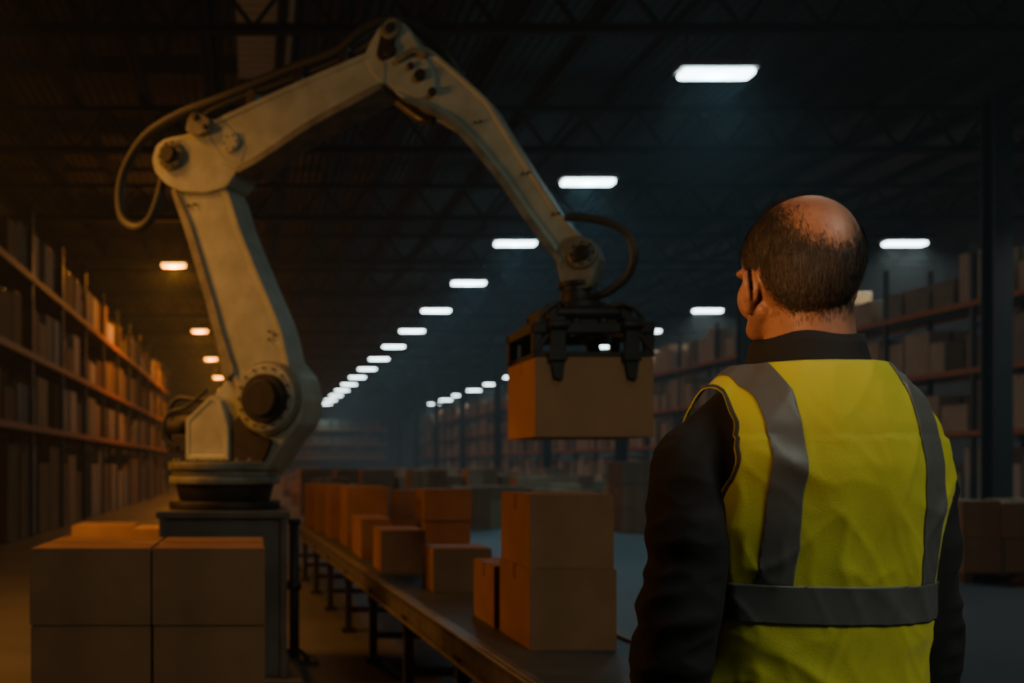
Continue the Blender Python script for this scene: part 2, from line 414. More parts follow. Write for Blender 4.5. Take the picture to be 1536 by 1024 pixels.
for off in (0,CW-.04):
    bm=bmesh.new()
    quadbox(bm,cvx(ys)+off,cvx(ys)+off+.04,ys-.06,cvx(ye)+off,cvx(ye)+off+.04,ye+.06,.47,.615)
    s=-1 if off==0 else 1; o1=off+(.0 if off==0 else .04)
    a,b=sorted((o1,o1+s*.03))
    quadbox(bm,cvx(ys)+a,cvx(ys)+b,ys-.06,cvx(ye)+a,cvx(ye)+b,ye+.06,.60,.615)
    quadbox(bm,cvx(ys)+a,cvx(ys)+b,ys-.06,cvx(ye)+a,cvx(ye)+b,ye+.06,.47,.485)
    o=obj_from_bm(bm,'side_rail',M['rail'],con); bevel(o,.003,1)
y=ys+.35
while y<ye:
    for off in (-.005,CW-.045):
        bm=bmesh.new(); x=cvx(y)+off
        bm_box(bm,x,x+.05,y-.03,y+.03,.03,.47); bm_box(bm,x-.03,x+.08,y-.06,y+.06,0,.03)
        bm_box(bm,x-.008,x+.058,y-.045,y+.045,.40,.50)
        obj_from_bm(bm,'leg',M['dark'],con)
    bm=bmesh.new(); bm_box(bm,cvx(y)+.04,cvx(y)+CW-.04,y-.02,y+.02,.16,.2); bm_box(bm,cvx(y)+.04,cvx(y)+CW-.04,y-.02,y+.02,.44,.48)
    obj_from_bm(bm,'cross_brace',M['dark'],con)
    y+=1.15
rm=None
for i in range(38):
    yy=ys+.14+i*.27
    if yy<ye-.1:
        if rm is None:
            bm=bmesh.new(); cyl(bm,(.04,0,0),(CW-.04,0,0),.03,seg=10); ro=obj_from_bm(bm,'idler_roller',M['steel']); rm=ro
        else: ro=rm.copy(); COL.objects.link(ro)
        ro.location=(cvx(yy),yy,.548); ro.parent=None; setparent(ro,con)

bm=bmesh.new(); cyl(bm,(0,0,.02),(0,0,.95),.035,seg=20); bm_box(bm,-.16,.16,-.12,.12,0,.02); cyl(bm,(0,0,.5),(0,0,.56),.05,seg=20); cyl(bm,(0,0,.95),(0,0,.99),.045,seg=20)
bm_bar(bm,(-.0,0,.1),(-.1,0,.02),.03); bm_bar(bm,(.0,0,.1),(.1,0,.02),.03)
o=obj_from_bm(bm,'guard_post',M['dark'],loc=(.285,6.5,0)); tag(o,'slim dark sensor post bolted down beside the robot pedestal','post')
# ------------------------------------------------------------------ robot arm
B0=Vector((-.155,6.2)); T0=Vector((1.735,5.0))
dd=(T0-B0).normalized(); nn=Vector((dd.y,-dd.x))
if nn.y>0: nn=-nn
D3=Vector((dd.x,dd.y,0)); N3=Vector((nn.x,nn.y,0))
def rp(px,py,off=0):
    """point of the robot's working plane"""
    u=(px-VX)/F; v=(VY-py)/F
    Y=(B0.x*nn.x+B0.y*nn.y)/(u*nn.x+nn.y)
    return Vector((u*Y,Y,CZ+v*Y))+N3*off
rob=empty('robot_arm',(B0.x,B0.y,0)); tag(rob,'large off-white industrial palletizing robot arm gripping a carton','robot arm')
def chaikin(pts,k=.14):
    out=[]
    for i,p in enumerate(pts):
        q=pts[(i+1)%len(pts)]
        out.append((p[0]*(1-k)+q[0]*k,p[1]*(1-k)+q[1]*k)); out.append((p[0]*k+q[0]*(1-k),p[1]*k+q[1]*(1-k)))
    return out
def plate(name,pts,t,off=0,m='paint',parent=rob,bw=.025,inset=0,dep=.012,sm=True,taper=None):
    if sm: pts=chaikin(pts)
    bm=bmesh.new()
    def th(p): return t if taper is None else taper(p[0],p[1])
    A=[bm.verts.new(rp(*p,off=off+th(p)/2)) for p in pts]; Bv=[bm.verts.new(rp(*p,off=off-th(p)/2)) for p in pts]
    f1=bm.faces.new(A); f2=bm.faces.new(Bv[::-1])
    k=len(pts)
    for i in range(k):
        j=(i+1)%k; bm.faces.new((A[i],Bv[i],Bv[j],A[j]))
    bmesh.ops.recalc_face_normals(bm,faces=bm.faces)
    if inset:
        bmesh.ops.inset_region(bm,faces=[f1],thickness=inset,depth=0,use_even_offset=True)
        bmesh.ops.inset_region(bm,faces=[f1],thickness=dep*.8,depth=-dep,use_even_offset=True)
    o=obj_from_bm(bm,name,M[m],parent); bevel(o,bw*.6,2,40); wn(o)
    return o
def disc(name,px,py,r,t,off,m='paint',parent=rob,r1=None):
    bm=bmesh.new(); c=rp(px,py); cyl(bm,c+N3*(off-t/2),c+N3*(off+t/2),r,r1,seg=48)
    o=obj_from_bm(bm,name,M[m],parent); bevel(o,.008,2); return o
def bolts(name,px,py,R,n,r,off,m='steel',parent=rob):
    c=rp(px,py); me=None
    for i in range(n):
        a=2*math.pi*i/n; p=c+D3*math.cos(a)*R+Vector((0,0,1))*math.sin(a)*R
        if me is None:
            bm=bmesh.new(); cyl(bm,-N3*.01,N3*.010,r,seg=6); me=bpy.data.meshes.new('bolt'); bm.to_mesh(me); bm.free(); me.materials.append(M[m])
        o=bpy.data.objects.new('bolt',me); COL.objects.link(o); o.location=p+N3*off; setparent(o,parent)
bm=bmesh.new(); c=Vector((-.19,6.22,0))
bm_box(bm,c.x-.38,c.x+.38,c.y-.36,c.y+.36,.03,1.03); bm_box(bm,c.x-.5,c.x+.5,c.y-.46,c.y+.46,0,.03)
bm_box(bm,c.x-.42,c.x+.42,c.y-.40,c.y+.40,1.03,1.075)
for x in (-.40,.36): bm_box(bm,c.x+x,c.x+x+.04,c.y-.39,c.y-.36,.03,1.03)
o=obj_from_bm(bm,'pedestal',M['grey'],rob); bevel(o,.006,2); ped=o
bm=bmesh.new(); bm_box(bm,c.x-.26,c.x+.24,c.y-.375,c.y-.36,.25,.9); bm_box(bm,c.x+.16,c.x+.18,c.y-.40,c.y-.375,.5,.65)
o=obj_from_bm(bm,'access_panel',M['grey'],ped); bevel(o,.004,1)
bm=bmesh.new()
for z0,z1,r0,r1 in ((1.075,1.13,.37,.37),(1.13,1.24,.30,.33)):
    cyl(bm,(c.x,c.y,z0),(c.x,c.y,z1),r0,r1,seg=64)
o=obj_from_bm(bm,'slewing_bearing',M['dark'],rob); bevel(o,.008,2)
bm=bmesh.new()
cyl(bm,(c.x,c.y,1.24),(c.x,c.y,1.29),.37,seg=64); cyl(bm,(c.x,c.y,1.29),(c.x,c.y,1.33),.35,seg=64); cyl(bm,(c.x,c.y,1.33),(c.x,c.y,1.385),.375,seg=64)
for i in range(24):
    a=2*math.pi*i/24; cyl(bm,(c.x+math.cos(a)*.335,c.y+math.sin(a)*.335,1.385),(c.x+math.cos(a)*.335,c.y+math.sin(a)*.335,1.405),.014,seg=6)
o=obj_from_bm(bm,'turntable',M['paint2'],rob); bevel(o,.008,2)
sh=plate('shoulder_housing',[(300,694),(294,640),(300,622),(340,582),(352,560),(372,540),(405,530),(436,540),(456,566),(463,600),(455,636),(434,664),(412,698),(392,722),(380,735),(345,735)],.28,off=-.07,bw=.03)
plate('side_plate',[(295,690),(295,630),(332,594),(346,602),(358,640),(358,690)],.05,off=.10,parent=sh,bw=.008,inset=.03,dep=.006,sm=False)
plate('bearing_shroud',[(360,640),(372,622),(390,650),(420,660),(408,690),(385,716),(362,716)],.04,off=.085,m='dark',parent=sh,bw=.008)
disc('joint_ring',414,598,.235,.06,.095,'paint2',sh)
disc('joint_cover',414,598,.215,.06,.12,'paint',sh)
disc('drive_motor',418,600,.155,.10,.16,'dark',sh); disc('motor_cap',418,600,.115,.04,.22,'dark',sh)
bolts('bolt_ring',414,598,.188,16,.007,.152,'steel',sh)
bm=bmesh.new(); q=rp(275,650)
cyl(bm,q+D3*.14-N3*.05+Vector((0,0,.05)),q-D3*.10-N3*.05+Vector((0,0,.05)),.10,seg=32); cyl(bm,q-D3*.10-N3*.05+Vector((0,0,.05)),q-D3*.14-N3*.05+Vector((0,0,.05)),.085,seg=32)
bm_bar(bm,q+D3*.16+Vector((0,0,-.07)),q-D3*.06+Vector((0,0,-.07)),.2,.12)
o=obj_from_bm(bm,'slew_motor',M['dark'],sh); bevel(o,.008,2)
bm=bmesh.new(); tube(bm,[rp(272,640,.02),rp(258,620,.03),rp(270,598,.03),rp(300,600,.02),rp(330,600,.0)],.018); obj_from_bm(bm,'motor_cable',M['hose'],sh,True)
bm=bmesh.new(); tube(bm,[rp(280,672,.10),rp(262,655,.12),rp(268,622,.12),rp(292,612,.10),rp(318,585,.06)],.014); obj_from_bm(bm,'motor_cable',M['hose'],sh,True)
lo=plate('lower_arm',[(366,585),(356,560),(344,515),(321,430),(295,345),(274,289),(300,274),(340,277),(354,292),(372,350),(403,425),(431,490),(444,545),(446,575),(420,600),(380,600)],.22,off=-.02,bw=.03,inset=.035,dep=.010)
plate('arm_rib',[(348,575),(338,520),(314,430),(288,345),(269,290),(277,286),(301,345),(327,430),(351,515),(366,560)],.25,off=-.02,m='paint2',parent=lo,bw=.012)
bolts('bolt_ring',300,312,.025,2,.008,.095,'steel',lo)
bolts('bolt_ring',418,505,.03,3,.007,.095,'steel',lo)
el=plate('elbow_housing',[(242,245),(248,224),(262,214),(300,206),(318,188),(346,184),(386,222),(376,254),(354,288),(322,296),(285,294),(262,282),(246,264)],.26,off=-.02,bw=.025)
disc('elbow_cap',274,241,.100,.08,.11,'paint2',el); disc('elbow_hub',274,241,.060,.05,.16,'dark',el)
bolts('bolt_ring',274,241,.081,10,.007,.155,'steel',el)
disc('elbow_motor',322,250,.10,.12,-.2,'dark',el)
plate('cable_clamp',[(300,208),(303,190),(312,180),(322,182),(336,190),(334,208),(318,214)],.10,off=.12,m='paint2',parent=el,bw=.008)
disc('clamp_knob',316,188,.024,.05,.17,'steel',el); disc('clamp_knob',330,202,.016,.05,.17,'steel',el)
ua=plate('upper_arm',[(322,214),(326,196),(345,183),(450,136),(555,92),(580,84),(590,110),(588,136),(560,152),(480,194),(405,244),(372,262),(345,250)],.21,off=.01,bw=.03,inset=.03,dep=.010)
plate('arm_rib',[(372,268),(405,250),(480,200),(560,158),(586,143),(584,134),(556,148),(476,190),(402,240),(368,258)],.24,off=.01,m='paint2',parent=ua,bw=.01)
bolts('bolt_ring',362,222,.045,6,.006,.130,'steel',ua)
disc('pivot_plate',362,222,.062,.03,.12,'paint',ua)
for (x,y) in ((385,158),(455,124),(522,94)):
    plate('hose_clip',[(x-6,y+8),(x-7,y-14),(x+1,y-20),(x+8,y-17),(x+6,y+4)],.07,off=.04,m='steel',parent=ua,bw=.006,sm=False)
tj=plate('wrist_elbow_joint',[(556,96),(566,74),(580,50),(598,40),(616,44),(628,58),(640,78),(662,120),(664,150),(640,158),(600,142),(580,134),(566,116)],.24,off=-.01,bw=.022)
disc('top_roller',600,56,.060,.28,0,'paint2',tj); disc('roller_hub',600,56,.03,.31,0,'dark',tj)
disc('pivot_cap',598,88,.036,.04,.12,'dark',tj)
plate('link_slot',[(585,64),(600,60),(606,70),(596,98),(584,102),(578,94)],.03,off=.115,m='dark',parent=tj,bw=.006)
disc('pivot_cap',642,124,.034,.03,.125,'dark',tj); disc('pivot_cap',660,148,.024,.03,.12,'dark',tj); disc('pivot_cap',628,110,.020,.03,.12,'steel',tj)
plate('gusset_rib',[(604,100),(634,82),(656,90),(652,98),(634,91),(610,107)],.03,off=.125,m='paint2',parent=tj,bw=.005)
def ft(x,y): return .22-.09*min(1,max(0,(x-600)/290))
fa=plate('forearm',[(590,130),(604,100),(632,78),(655,82),(702,122),(741,158),(766,200),(805,262),(854,336),(890,370),(895,392),(874,410),(850,404),(834,378),(795,325),(759,272),(720,226),(687,190),(648,170),(610,155)],.2,off=0,bw=.022,taper=ft,inset=.02,dep=.008)
plate('arm_rib',[(608,155),(646,173),(684,196),(718,232),(757,280),(793,334),(832,386),(846,402),(850,394),(834,374),(797,323),(761,268),(724,221),(690,186),(650,165)],.2,off=0,m='paint2',parent=fa,bw=.008,taper=lambda x,y:ft(x,y)+.03)
for (x,y) in ((725,190),(795,265),(840,325)): bolts('bolt_ring',x,y,.016,2,.006,ft(x,y)/2+.001,'steel',fa)
bm=bmesh.new(); tube(bm,[rp(596,150,.0),rp(636,180,.05),rp(656,186,.05)],.03); obj_from_bm(bm,'push_rod',M['steel'],fa)
wr=plate('wrist',[(838,384),(848,362),(872,356),(896,366),(904,388),(898,410),(892,436),(850,438),(842,410)],.16,off=0,bw=.02,m='paint2')
disc('wrist_cap',880,385,.076,.05,.08,'paint2',wr); disc('wrist_hub',880,385,.040,.04,.11,'dark',wr); bolts('bolt_ring',880,385,.058,8,.006,.105,'steel',wr)
bm=bmesh.new(); tube(bm,[rp(246,262,.0),rp(240,300,.02),rp(228,332,.03),rp(208,343,.03),rp(188,328,.03),rp(182,290,.02),rp(193,248,.02),rp(224,205,.03),rp(275,174,.04),rp(345,148,.05),rp(440,108,.05),rp(510,82,.05),rp(545,56,.06),rp(575,38,.05),rp(603,33,.02),rp(640,52,.0),rp(668,80,.0),rp(688,112,-.03)],.032,ribs=True)
obj_from_bm(bm,'cable_hose',M['hose'],rob,True)
bm=bmesh.new(); tube(bm,[rp(300,200,.1),rp(330,172,.08),rp(380,146,.05),rp(450,118,.03),rp(520,90,.03),rp(560,70,.04),rp(590,50,.10)],.024)
obj_from_bm(bm,'cable_hose',M['hose'],rob,True)
bm=bmesh.new(); tube(bm,[rp(852,330,.06),rp(880,330,.06),rp(918,338,.06),rp(946,356,.06),rp(955,385,.06),rp(944,415,.04),rp(918,436,.02),rp(892,446,.0)],.020,ribs=True)
obj_from_bm(bm,'cable_hose',M['hose'],rob,True)
gx,gy=1.735,5.0
gp=empty('gripper',(0,0,0)); gp.parent=rob; gp.matrix_parent_inverse=Matrix.Translation(Vector((gx-B0.x,gy-B0.y,2.2)))
bm=bmesh.new(); cyl(bm,(gx,gy,2.22),(gx,gy,2.31),.09,.08,seg=40); cyl(bm,(gx,gy,2.18),(gx,gy,2.22),.15,seg=40); cyl(bm,(gx,gy,2.31),(gx,gy,2.34),.10,seg=40)
o=obj_from_bm(bm,'tool_flange',M['dark'],gp); bevel(o,.005,2)
bm=bmesh.new()
bm_box(bm,gx-.19,gx+.19,gy-.12,gy+.12,2.13,2.18); bm_box(bm,gx-.26,gx+.25,gy-.16,gy+.16,2.08,2.13)
for yy in (-.15,.15): cyl(bm,(gx-.22,gy+yy,2.15),(gx+.22,gy+yy,2.15),.034,seg=20)
for s in (-1,1):
    cyl(bm,(gx+s*.13,gy,2.18),(gx+s*.13,gy,2.22),.05,seg=20); bm_box(bm,gx+s*.19-.03,gx+s*.19+.03,gy-.19,gy+.19,2.11,2.19)
    cyl(bm,(gx+s*.07,gy-.2,2.10),(gx+s*.07,gy+.2,2.10),.022,seg=16)
o=obj_from_bm(bm,'actuator_block',M['dark'],gp); bevel(o,.012,3)
for L_ in ([(gx-.1,gy-.1,2.17),(gx-.16,gy-.19,2.2),(gx-.25,gy-.2,2.14),(gx-.27,gy-.2,2.07)],[(gx+.1,gy-.1,2.17),(gx+.17,gy-.2,2.19),(gx+.26,gy-.2,2.13),(gx+.28,gy-.2,2.07)]):
    bm=bmesh.new(); tube(bm,L_,.012); obj_from_bm(bm,'air_line',M['hose'],gp,True)
bm=bmesh.new()
for yy in (gy-.235,gy+.235):
    bm_box(bm,gx-.31,gx+.31,yy-.022,yy+.022,2.035,2.085)
for xx in (-.29,-.1,.1,.29): bm_box(bm,gx+xx-.02,gx+xx+.02,gy-.25,gy+.25,2.04,2.09)
for xx in (-.285,.285):
    for yy in (-.225,.225): bm_box(bm,gx+xx-.025,gx+xx+.025,gy+yy-.02,gy+yy+.02,1.925,2.06)
for yy in (gy-.235,gy+.235): bm_box(bm,gx-.31,gx+.31,yy-.012,yy+.012,1.914,1.94)
for xx in (gx-.285,gx+.285): bm_box(bm,xx-.012,xx+.012,gy-.235,gy+.235,1.914,1.94)
bm_bar(bm,(gx-.3,gy-.24,1.94),(gx-.22,gy-.24,2.05),.025); bm_bar(bm,(gx+.3,gy-.24,1.94),(gx+.22,gy-.24,2.05),.025)
o=obj_from_bm(bm,'gripper_frame',M['dark'],gp); bevel(o,.004,1)
for xx in (-.19,.185):
    for s in (-1,1):
        bm=bmesh.new(); yo=4.75 if s<0 else 5.26
        f=lambda a:yo+s*a
        x0=gx+xx
        def bb(xa,xb,a,b,z1,z2): 
            y1,y2=sorted((f(a),f(b))); bm_box(bm,xa,xb,y1,y2,z1,z2)
        bb(x0-.038,x0+.038,.002,.030,1.93,2.09); bb(x0-.046,x0+.046,.002,.034,1.89,1.94)
        y1,y2=sorted((f(.0),f(.020)))
        vs=[bm.verts.new(p) for p in ((x0-.020,y1,1.80),(x0+.026,y1,1.79),(x0+.036,y1,1.89),(x0-.036,y1,1.89),(x0-.020,y2,1.81),(x0+.026,y2,1.80),(x0+.036,y2,1.89),(x0-.036,y2,1.89))]
        for ff in [(0,1,2,3),(7,6,5,4),(0,4,5,1),(1,5,6,2),(2,6,7,3),(3,7,4,0)]: bm.faces.new([vs[i] for i in ff])
        bb(x0-.035,x0+.035,-.10,.030,2.085,2.115)
        cyl(bm,(x0-.05,f(.032),2.07),(x0+.05,f(.032),2.07),.024,seg=20)
        o=obj_from_bm(bm,'clamp_claw',M['dark'],gp); bevel(o,.006,2)
# ------------------------------------------------------------------ person
TPL={}
def icos(bm,c,r,sub=3,rot=None):
    if sub not in TPL:
        b2=bmesh.new(); bmesh.ops.create_icosphere(b2,subdivisions=sub,radius=1)
        b2.verts.index_update()
        TPL[sub]=([v.co.copy() for v in b2.verts],[[v.index for v in f.verts] for f in b2.faces]); b2.free()
    V,Fc=TPL[sub]
    vs=[bm.verts.new((v.x*r[0]+c[0],v.y*r[1]+c[1],v.z*r[2]+c[2])) for v in V]
    for f in Fc: bm.faces.new([vs[i] for i in f])
def cap(bm,a,ra,b,rb):
    icos(bm,a,(ra,)*3,2); icos(bm,b,(rb,)*3,2); cyl(bm,a,b,ra,rb,seg=20)
def chain(bm,pts):
    for (a,ra),(b,rb) in zip(pts,pts[1:]): cap(bm,a,ra,b,rb)
def loft(bm,rings,seg=48,p=2.3):
    R=[]
    for z,hx,hy,cy in rings:
        ring=[]
        for i in range(seg):
            t=2*math.pi*i/seg; ct,st=math.cos(t),math.sin(t)
            ring.append(bm.verts.new((math.copysign(abs(ct)**(2/p),ct)*hx,cy+math.copysign(abs(st)**(2/p),st)*hy,z)))
        R.append(ring)
    for a,b in zip(R,R[1:]):
        for i in range(seg): bm.faces.new((a[i],a[(i+1)%seg],b[(i+1)%seg],b[i]))
    bm.faces.new(R[0][::-1]); bm.faces.new(R[-1])
def remesh(bm,vox,sm=4,fac=.5):
    bmesh.ops.recalc_face_normals(bm,faces=bm.faces)
    me=bpy.data.meshes.new('tmp'); bm.to_mesh(me); bm.free()
    o=bpy.data.objects.new('tmp',me); COL.objects.link(o)
    r=o.modifiers.new('r','REMESH'); r.mode='VOXEL'; r.voxel_size=vox; r.use_smooth_shade=True
    if sm: s=o.modifiers.new('s','SMOOTH'); s.factor=fac; s.iterations=sm
    dg=bpy.context.evaluated_depsgraph_get(); dg.update()
    m2=bpy.data.meshes.new_from_object(o.evaluated_get(dg))
    bpy.data.objects.remove(o); return m2
def displace(me,fn):
    data=[(v.co.copy(),v.normal.copy()) for v in me.vertices]
    for v,(p,n_) in zip(me.vertices,data): v.co=p+n_*fn(p,n_)
def mesh_obj(me,name,m,parent=None):
    me.materials.clear(); me.materials.append(m)
    for p in me.polygons: p.use_smooth=True
    o=bpy.data.objects.new(name,me); COL.objects.link(o)
    if parent: o.parent=parent
    return o
HO=Vector((-.010,-.015,0)); HA=math.radians(-10); HS=.96
cH,sH=math.cos(HA),math.sin(HA)
def H(x,y,z):
    x*=HS;y*=HS; z=1.60+(z-1.60)*HS
    return (x*cH-y*sH+HO.x,x*sH+y*cH+HO.y,z)
def Hinv(p):
    x=p.x-HO.x;y=p.y-HO.y
    return Vector(((x*cH+y*sH)/HS,(-x*sH+y*cH)/HS,1.60+(p.z-1.60)/HS))
bm=bmesh.new()
icos(bm,H(0,-.010,1.676),(.076*HS,.098*HS,.100*HS),4)
icos(bm,H(0,-.040,1.658),(.071*HS,.062*HS,.078*HS),4)
icos(bm,H(0,.035,1.640),(.064*HS,.062*HS,.095*HS),4)
icos(bm,H(0,.036,1.590),(.054,.050,.040),3)
for s in (-1,1):
    icos(bm,H(s*.042,.056,1.628),(.025,.025,.036),3)
    icos(bm,H(s*.038,.070,1.672),(.027,.021,.011),3)
    icos(bm,H(s*.031,.080,1.652),(.0125,.0125,.011),3)
    icos(bm,H(s*.010,.090,1.618),(.008,.008,.006),2)
    cap(bm,H(s*.054,.0,1.60),.017,H(s*.041,.048,1.573),.017)
    pr=1.15 if s<0 else .45; dy=0 if s<0 else .010
    e=[(-.004,.004,1.658),(-.009,-.010,1.667),(-.014,-.024,1.660),(-.015,-.030,1.642),(-.011,-.026,1.622),(-.006,-.014,1.606),(-.002,-.004,1.601)]
    b0=.074 if s<0 else .072
    pts=[(H(s*(b0-a*pr),y+dy,z-.006),.0046) for a,y,z in e]; chain(bm,pts)
    icos(bm,H(s*(b0+.003),-.010+dy,1.632),(.007,.020,.028),3)
    icos(bm,H(s*(b0+.002),-.004+dy,1.600),(.006,.010,.009),2)
    chain(bm,[(H(s*(b0+.007*pr),-.006+dy,1.650),.0030),(H(s*(b0+.011*pr),-.018+dy,1.640),.0030),(H(s*(b0+.010*pr),-.018+dy,1.620),.0030),(H(s*(b0+.006*pr),-.008+dy,1.612),.0030)])
    icos(bm,H(s*(b0+.002),.004+dy,1.628),(.005,.005,.007),2)
cap(bm,H(0,.080,1.656),.008,H(0,.089,1.624),.0095)
cap(bm,H(-.018,.071,1.598),.006,H(.018,.071,1.598),.006); cap(bm,H(-.015,.070,1.588),.007,H(.015,.070,1.588),.007)
icos(bm,H(0,.074,1.570),(.018,.013,.013),3)
loft(bm,[(1.40,.09,.08,-.03),(1.46,.072,.07,-.03),(1.50,.064,.064,-.028),(1.55,.060,.061,-.027),(1.60,.058,.060,-.024),(1.64,.054,.056,-.018)],p=2.1)
loft(bm,[(.88,.15,.10,0),(1.0,.135,.095,0),(1.15,.145,.10,0),(1.3,.165,.105,0),(1.40,.15,.09,-.01),(1.45,.10,.07,-.02),(1.49,.06,.05,-.02)])
AL={-1:[(.10,-.01,1.415),(.152,-.015,1.385),(.178,-.02,1.36),(.203,-.045,1.235),(.225,-.050,1.11),(.233,-.03,.99),(.229,.012,.87)],
     1:[(.10,-.01,1.415),(.148,-.015,1.385),(.163,-.02,1.36),(.170,-.03,1.235),(.177,-.03,1.11),(.180,-.01,.99),(.178,.02,.87)]}
for s in (-1,1):
    a=AL[s]
    chain(bm,[((s*a[0][0],a[0][1],a[0][2]),.045),((s*a[1][0],a[1][1],a[1][2]),.046),((s*a[2][0],a[2][1],a[2][2]),.046),((s*a[4][0],a[4][1],a[4][2]),.038),((s*a[6][0],a[6][1],a[6][2]),.027)])
    hx,hy,hz=s*a[6][0]+s*.01,a[6][1]+.008,a[6][2]-.02
    chain(bm,[((hx,hy,hz),.024),((hx,hy+.004,hz-.04),.026)])
    for k,(dy,Ln) in enumerate(((-.030,.060),(-.011,.075),(.010,.080),(.030,.072))):
        b0=Vector((hx,hy+dy*.8,hz-.045)); cap(bm,(hx,hy+dy*.6,hz-.01),.013,b0-Vector((0,-dy*.2,.03)),.012)
        p1=b0+Vector((-s*.002,dy*.2,-.035)); p2=p1+Vector((-s*.010,dy*.05,-Ln*.45)); p3=p2+Vector((-s*.014,0,-Ln*.36)); p4=p3+Vector((-s*.012,0,-Ln*.2))
        chain(bm,[(p1,.0095),(p2,.0088),(p3,.0082),(p4,.0074)])
    t0_=Vector((hx-s*.008,hy+.028,hz-.015)); chain(bm,[(t0_,.013),(t0_+Vector((-s*.012,.022,-.030)),.0115),(t0_+Vector((-s*.022,.026,-.060)),.0095)])
    chain(bm,[((s*.09,0,.88),.085),((s*.10,.0,.70),.070),((s*.10,.01,.48),.052),((s*.10,.0,.30),.05),((s*.10,-.01,.09),.036)])
    chain(bm,[((s*.10,-.02,.06),.035),((s*.11,.12,.04),.03)])
body_me=remesh(bm,.0028,4)
PL=(.845,1.45,0)
per=mesh_obj(body_me,'person',M['skin']); tag(per,'balding person in yellow hi-vis vest over dark jacket, looking up','person')
def cut(bm,fn_w,axis,keep_neg=True):
    for v in bm.verts: v.co[axis]-=fn_w(v.co)
    no=[0,0,0]; no[axis]=1
    bmesh.ops.bisect_plane(bm,geom=bm.verts[:]+bm.edges[:]+bm.faces[:],plane_co=(0,0,0),plane_no=no,clear_outer=keep_neg,clear_inner=not keep_neg)
    for v in bm.verts: v.co[axis]+=fn_w(v.co)
def lerp_tab(tab,x):
    if x<=tab[0][0]: return tab[0][1]
    for (a,va),(b,vb) in zip(tab,tab[1:]):
        if x<=b:
            t=(x-a)/(b-a); t=t*t*(3-2*t); return va+(vb-va)*t
    return tab[-1][1]
hc=Vector((0,-.012,1.672))
bald=[(Vector((.04,-.76,.66)).normalized(),31),(Vector((.12,-.35,.93)).normalized(),32),(Vector((.04,.3,.95)).normalized(),27)]
def hairmask(pw):
    p=Hinv(pw)
    q=p-hc; d=q.normalized()
    f=lerp_tab([(1.575,-.055),(1.60,-.046),(1.635,-.038),(1.655,-.020),(1.672,.022),(1.69,.044),(1.72,.056),(1.76,.05)],p.z)
    a=(f-p.y)/.02
    n_=lerp_tab([(-.09,1.580),(-.05,1.586),(0,1.605)],p.y)
    b=(p.z-n_)/.02
    c=min((math.degrees(d.angle(bd))-(r+4*noise.noise(p*18)))/17 for bd,r in bald)
    e=2 if not(abs(p.x)>.071 and p.z<1.665 and p.y>-.042) else -3
    return min(a,b,c,e)
bm=bmesh.new(); bm.from_mesh(body_me)
bmesh.ops.delete(bm,geom=[v for v in bm.verts if v.co.z<1.55],context='VERTS')
bm.normal_update()
allf=[(f.calc_center_median(),f.normal.copy()) for f in bm.faces]
allf=[(p,n,hairmask(p)) for p,n in allf]
bmesh.ops.delete(bm,geom=[v for v in bm.verts if hairmask(v.co)<.6],context='VERTS')
bm.normal_update()
for v in bm.verts:
    k=min(1,max(0,(hairmask(v.co)-.6)/.9))
    v.co+=v.normal*(.0002+.0020*k+.0005*noise.noise(v.co*90)*k)
def blade(p,n,Ln,w=.0006,lift=.12):
    lp=Hinv(p)
    back=Vector((0,-.35,-1)) if lp.y<.02 else Vector((0,-.9,-.55))
    t=(back-n*back.dot(n))
    if t.length<1e-4: t=Vector((0,-1,0))
    t.normalize(); t=(t+Vector((random.uniform(-.2,.2),random.uniform(-.2,.2),random.uniform(-.15,.15)))).normalized()
    s=n.cross(t).normalized()*w
    p1=p+t*Ln*.5+n*Ln*lift; p2=p+t*Ln+n*Ln*lift*1.1
    a=bm.verts.new(p-s);b=bm.verts.new(p+s);c_=bm.verts.new(p1+s*.8);d_=bm.verts.new(p1-s*.8);e_=bm.verts.new(p2)
    bm.faces.new((a,b,c_,d_)); bm.faces.new((d_,c_,e_))
dens=[(p,n,m_) for p,n,m_ in allf if m_>-.8]
cnt=0
while cnt<30000:
    p,n,m_=random.choice(dens)
    if m_<.8 and random.random()>max(.03,((m_+.8)/1.6)**1.7): continue
    cnt+=1; k=min(1,max(0,m_-.4))
    q=p+Vector((random.uniform(-.002,.002),random.uniform(-.002,.002),random.uniform(-.002,.002)))+n*(.0003+.002*k)
    blade(q,n,random.uniform(.006,.011),.00032 if m_>.1 else .00022,.07)
top=[(p,n) for p,n,m_ in allf if m_<0 and p.z>1.70 and -.01<Hinv(p).y<.075]
for i in range(560):
    p,n=random.choice(top); blade(p,n,random.uniform(.012,.022),.00035,.38)
me=bpy.data.meshes.new('hair'); bm.to_mesh(me); bm.free()
hair=mesh_obj(me,'hair',M['hair'],per)
def torso_rings(e):
    return [(z,hx+e,hy+e,cy) for z,hx,hy,cy in [(.80,.178,.128,0),(.95,.168,.122,0),(1.08,.160,.120,0),(1.18,.166,.124,-.002),(1.28,.178,.128,-.006),(1.36,.183,.126,-.012),(1.42,.170,.112,-.018),(1.46,.142,.096,-.022),(1.49,.105,.084,-.024),(1.515,.082,.074,-.024)]]
bm=bmesh.new(); loft(bm,torso_rings(-.003))
RJ=[.046,.056,.060,.060,.057,.052,.044]
for s in (-1,1):
    chain(bm,[((s*.085,-.015,1.460),.045)]+[((s*a[0],a[1],a[2]),r) for a,r in zip(AL[s][1:],RJ[1:])])
jm=remesh(bm,.005,10)
